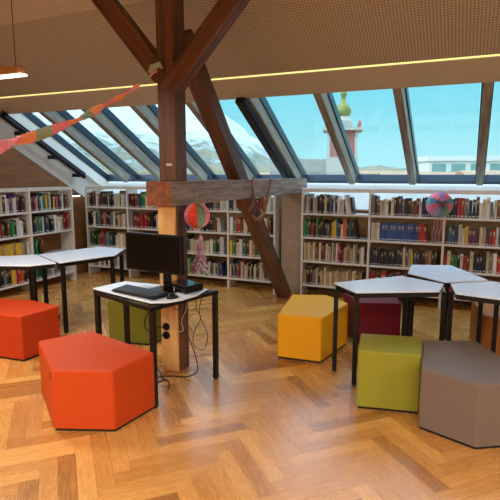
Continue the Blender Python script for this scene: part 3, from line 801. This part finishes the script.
# ------------------------------------------------------------------ pendant lamps (visible one at the left; unseen ones added as fill light)
def pendant(x, y, z, label, rz=0, L_=1.3, power=40):
    t = thing('pendant_lamp', (x, y, z), label, 'lamp', 'linear wooden pendant lamps', rz)
    mb = MB(); mb.box(-L_/2, L_/2, -.04, .04, .02, .075); mb.build('lamp_body', 'lamp_wood', t, bevel=.004)
    mb = MB(); mb.box(-L_/2+.01, L_/2+.03, -.03, .03, .004, .0195); mb.build('diffuser', 'led_white', t)
    top = uz(max(y, RIDGE))-z-.015
    for s_ in (-1, 1):
        mb = MB(); mb.tube([(s_*(L_/2-.05), 0, .075), (s_*(L_/2-.05), 0, top)], .003, 5); mb.build('cable', 'cord', t)
    l = bpy.data.lights.new('lamp_glow', 'AREA'); l.shape = 'RECTANGLE'; l.size = L_; l.size_y = .1; l.energy = power; l.color = (1, .93, .83)
    lo = bpy.data.objects.new('lamp_glow', l); C.objects.link(lo); lo.parent = t; lo.location = (0, 0, -.01)
    return t
LAMP = 43
pendant(-3.84, 2.9, 2.43, 'linear wooden pendant lamp with white light strip at the upper left corner', power=LAMP)
for i, (x, y) in enumerate([(-4.2,-.2),(-1.6,-.2),(1.0,.2),(3.0,1.6),(-4.2,-2.6),(-1.4,-2.6),(1.6,-2.6)]):
    pendant(x, y, 2.5, 'added unseen fill lamp, wooden linear pendant hanging '+['left of the viewpoint','just behind the viewpoint','right of the viewpoint','near the right wall','in the rear left corner','in the rear middle','in the rear right corner'][i], power=LAMP*1.5)

# ------------------------------------------------------------------ outside
def polar(x, y, d):     # bearing in picture terms -> world point at distance d
    P_ = R(8.65); cx, cy = x-250, 250-y
    f = 500*math.cos(P_)+cy*math.sin(P_); z = cy*math.cos(P_)-500*math.sin(P_)
    X, Y = cx*math.cos(A_)-f*math.sin(A_), cx*math.sin(A_)+f*math.cos(A_)
    t_ = d/f; return Vector((X*t_, Y*t_, 1.7+z*t_))
mb = MB(); mb.box(-2500, 2500, 7.9, 3000, -16, -15); struct('ground', mb, mat('ground', (150, 140, 112), .9, var=.3, scale=.01))
# mountain: ridge profile by bearing
prof = [(-400,20),(-150,40),(0,60),(60,72),(130,84),(170,97),(186,104),(204,103),(222,112),(235,122),(245,130),(262,144),(285,152),(300,158),(340,164),(358,167),(380,165.5),(400,168.5),(440,169),(460,167),(520,166),(700,160),(900,150)]
def ridge(x):
    for (a, b), (c, d) in zip(prof, prof[1:]):
        if a <= x <= c: return b+(d-b)*(x-a)/(c-a)
    return prof[-1][1]
verts = []; nx, ny = 200, 30
for i in range(nx+1):
    x = -400+1300*i/nx
    top = polar(x, ridge(x), 1500)
    for j in range(ny+1):
        s_ = j/ny; d = 500+1000*s_
        base = polar(x, 174, d); hgt = (top.z+15)*(s_**1.15)
        nn = noise.fractal((base.x*.006, base.y*.006, 0), 1.0, 2.1, 6)
        n2 = noise.fractal((x*.09, s_*2.0, 3.1), 1.0, 2.1, 5)
        verts.append((base.x, base.y, -15+hgt*(1+.0*nn)+(nn*20+n2*14)*s_*(1-s_*.9)*min(1, hgt/60)+ n2*5*s_*min(1, hgt/60)))
mb = MB(); mb.v = verts
for i in range(nx):
    for j in range(ny):
        a = i*(ny+1)+j; mb.f.append((a, a+ny+1, a+ny+2, a+1)); mb.m.append(0)
mm = bpy.data.materials.new('mountain_rock'); mm.use_nodes = True; nt = mm.node_tree; b = nt.nodes['Principled BSDF']; b.inputs['Roughness'].default_value = .95; b.inputs['Specular IOR Level'].default_value = .1
tc = nt.nodes.new('ShaderNodeTexCoord'); sp = nt.nodes.new('ShaderNodeSeparateXYZ'); nz = nt.nodes.new('ShaderNodeTexNoise'); nz.inputs['Scale'].default_value = .02; nz.inputs['Detail'].default_value = 8; nz.inputs['Roughness'].default_value = .75
ma = nt.nodes.new('ShaderNodeMath'); ma.operation = 'MULTIPLY_ADD'; ma.inputs[1].default_value = 1/190
mb2 = nt.nodes.new('ShaderNodeMath'); mb2.operation = 'MULTIPLY_ADD'; mb2.inputs[1].default_value = 1.3; 
rp_ = nt.nodes.new('ShaderNodeValToRGB'); e = rp_.color_ramp.elements
e[0].position = .48; e[0].color = (*s2l((128, 112, 84)), 1); e[1].position = 1.0; e[1].color = (*s2l((190, 194, 190)), 1)
q = e.new(.66); q.color = (*s2l((134, 128, 104)), 1); q = e.new(.74); q.color = (*s2l((98, 108, 100)), 1); q = e.new(.84); q.color = (*s2l((150, 158, 150)), 1)
L = nt.links.new
L(tc.outputs['Object'], nz.inputs[0]); L(tc.outputs['Object'], sp.inputs[0]); L(sp.outputs['Z'], ma.inputs[0]); ma.inputs[2].default_value = -.05
L(nz.outputs['Fac'], mb2.inputs[0]); L(ma.outputs[0], mb2.inputs[2]); 
L(mb2.outputs[0], rp_.inputs[0]); L(rp_.outputs[0], b.inputs['Base Color'])
o = mb.build('mountain_range', mm, smooth=True); o['kind'] = 'structure'
# church tower
def ct(): return None
tw = polar(341.5, 174, 60)
t = thing('church_tower', (tw.x, tw.y, -15), 'pink and white church tower with a green onion dome seen through the window', 'tower', rz=R(14))
M['t_white'] = mat('t_white', (184, 176, 166), .8, var=.03, scale=.6); M['t_pink'] = mat('t_pink', (176, 102, 94), .8, var=.05, scale=.8)
M['t_dome'] = mat('t_dome', (134, 136, 70), .5, .2, var=.25, scale=1.2); M['t_dark'] = mat('t_dark', (60, 62, 70), .6); M['gold'] = mat('gold', (220, 190, 80), .3, .9)
M['roof_grey'] = mat('roof_grey', (128, 124, 112), .8, var=.15, scale=2); M['facade'] = mat('facade', (180, 174, 162), .8, var=.03, scale=.3)
M['office_wall'] = mat('office_wall', (214, 212, 206), .8, var=.02, scale=.3); M['facade_glass'] = mat('facade_glass', (110, 150, 142), .3, var=.15, scale=.4); M['roof_tan'] = mat('roof_tan', (170, 138, 108), .8, var=.15, scale=.6)
G = 15; w = 1.55
mb = MB(); mb.box(-w*1.15, w*1.15, -w*1.15, w*1.15, 0, G+3.6); mb.build('base_shaft', 't_white', t)
mb = MB(); mb.box(-w, w, -w, w, G+3.6, G+6.9); bel = mb.build('belfry', 't_pink', t)
mb = MB()
for a in (-w, w):
    for b_ in (-w, w): mb.box(a-.16, a+.16, b_-.16, b_+.16, G+3.6, G+6.9)
mb.build('corner_pilaster', 't_white', t)
for a, b_, hx, hy in ((0,-w-.04,.36,.03),(-w-.04,0,.03,.36),(w+.04,0,.03,.36)):
    mb = MB(); mb.box(a-hx, a+hx, b_-hy, b_+hy, G+4.2, G+5.9); mb.build('belfry_window', 't_dark', bel)
mb = MB(); mb.box(-w*1.45, w*1.45, -w*1.45, w*1.45, G+6.6, G+6.9); mb.build('cornice', 't_white', t)
for a in (-1, 1):
    for b_ in (-1, 1):
        mb = MB(); mb.lathe([(.0,.9),(.12,.7),(.2,.4),(.12,.1),(.12,0)], (a*w*1.2, b_*w*1.2, G+6.9), 10); mb.build('corner_finial', 't_pink', t)
mb = MB(); mb.lathe([(1.15,0),(1.1,.9),(.8,1.25),(.62,1.5)], (0,0,G+6.9), 8); mb.build('drum', 't_white', t)
mb = MB(); mb.lathe([(.62,0),(.85,.25),(.95,.6),(.85,1.0),(.5,1.45),(.28,1.75),(.26,2.3),(.4,2.5),(.3,2.8),(.06,3.2),(.0,3.3)], (0,0,G+8.3), 16); mb.build('onion_dome', 't_dome', t, smooth=True)
mb = MB(); mb.tube([(0,0,G+11.5),(0,0,G+12.6)], .05, 6); mb.tube([(-.3,0,G+12.2),(.3,0,G+12.2)], .05, 6); mb.build('cross', 'gold', t)
# church nave roof left of tower
def house(p, wx_, dy, hw, hr, rz, label, wall='facade', roof='roof_grey', cat_='building', flat=False, wins=0, name='building'):
    t = thing(name, (p.x, p.y, -15), label, cat_, rz=rz)
    mb = MB(); mb.box(-wx_/2, wx_/2, 0, dy, 0, hw); wl = mb.build('walls', wall, t)
    mb = MB()
    if flat: mb.box(-wx_/2-.4, wx_/2+.4, -.4, dy+.4, hw, hw+hr)
    else:
        mb.quadbox([(-wx_/2-.3,-.3,hw),(wx_/2+.3,-.3,hw),(wx_/2+.3,dy+.3,hw),(-wx_/2-.3,dy+.3,hw),(-wx_/2-.3,dy/2,hw+hr),(wx_/2+.3,dy/2,hw+hr),(wx_/2+.3,dy/2+.01,hw+hr),(-wx_/2-.3,dy/2+.01,hw+hr)])
    mb.build('roof', roof, t)
    for k in range(wins):
        x = -wx_/2+(k+.5)*wx_/wins; mb = MB(); mb.box(x-wx_/wins*.36, x+wx_/wins*.36, -.05, 0, hw-2.1, hw-.5); mb.build('window', 'facade_glass', wl)
    return t
house(polar(305, 174, 62), 7.5, 7, 15.6, 3.0, R(24), 'pale building with a steep grey roof just left of the church tower', roof='roof_grey', name='nave_building')
house(polar(487, 174, 90), 20, 10, 19.0, .9, R(18), 'long white building with a green glass front at the right', 'office_wall', 'office_wall', flat=True, wins=6, name='office_building')
for (x, y, d, wx_, lab) in [(372,170,120,12,'low tan roofed house just right of the church tower'),(395,171,110,7,'small tan roofed house left of the white building'),(440,173,75,9,'tan roofed house in front of the white building'),(496,172,70,9,'tan roofed house at the right edge'),(268,172,110,16,'tan roofed house at the foot of the mountain'),(418,170,140,14,'distant low house between the tower and the white building')]:
    p = polar(x, y+4, d); zt = p.z
    house(Vector((p.x, p.y, 0)), wx_*.8, 8, zt+15, .8, R(15), lab, roof='roof_tan')

# sky
W = bpy.data.worlds.new('World'); S.world = W; W.use_nodes = True; nt = W.node_tree; nt.nodes.clear(); L = nt.links.new
tc = nt.nodes.new('ShaderNodeTexCoord'); sp = nt.nodes.new('ShaderNodeSeparateXYZ'); rp2 = nt.nodes.new('ShaderNodeValToRGB')
L(tc.outputs['Generated'], sp.inputs[0]); L(sp.outputs['Z'], rp2.inputs[0])
e = rp2.color_ramp.elements; e[0].position = 0; e[0].color = (*s2l((176, 232, 240)), 1); e[1].position = .30; e[1].color = (1.65, 2.3, 2.9, 1)
q = e.new(.14); q.color = (*s2l((132, 220, 238)), 1); q = e.new(.22); q.color = (*s2l((112, 206, 232)), 1)
bg = nt.nodes.new('ShaderNodeBackground'); bg.inputs[1].default_value = 1.16; ow = nt.nodes.new('ShaderNodeOutputWorld')
L(rp2.outputs[0], bg.inputs[0]); L(bg.outputs[0], ow.inputs[0])
sl = bpy.data.lights.new('sun', 'SUN'); sl.energy = 1.2; sl.angle = R(.6); sl.color = (1, .95, .86)
so = bpy.data.objects.new('sun', sl); C.objects.link(so); so.rotation_euler = Vector((.85, .55, -.62)).to_track_quat('-Z', 'Y').to_euler()

# camera
cd = bpy.data.cameras.new('camera'); cd.sensor_width = 36; cd.lens = 36; cd.clip_end = 6000; cd.clip_start = .05
co = bpy.data.objects.new('camera', cd); C.objects.link(co); co.location = (0, 0, 1.7)
co.rotation_euler = (R(90-8.65), 0, R(24)); S.camera = co
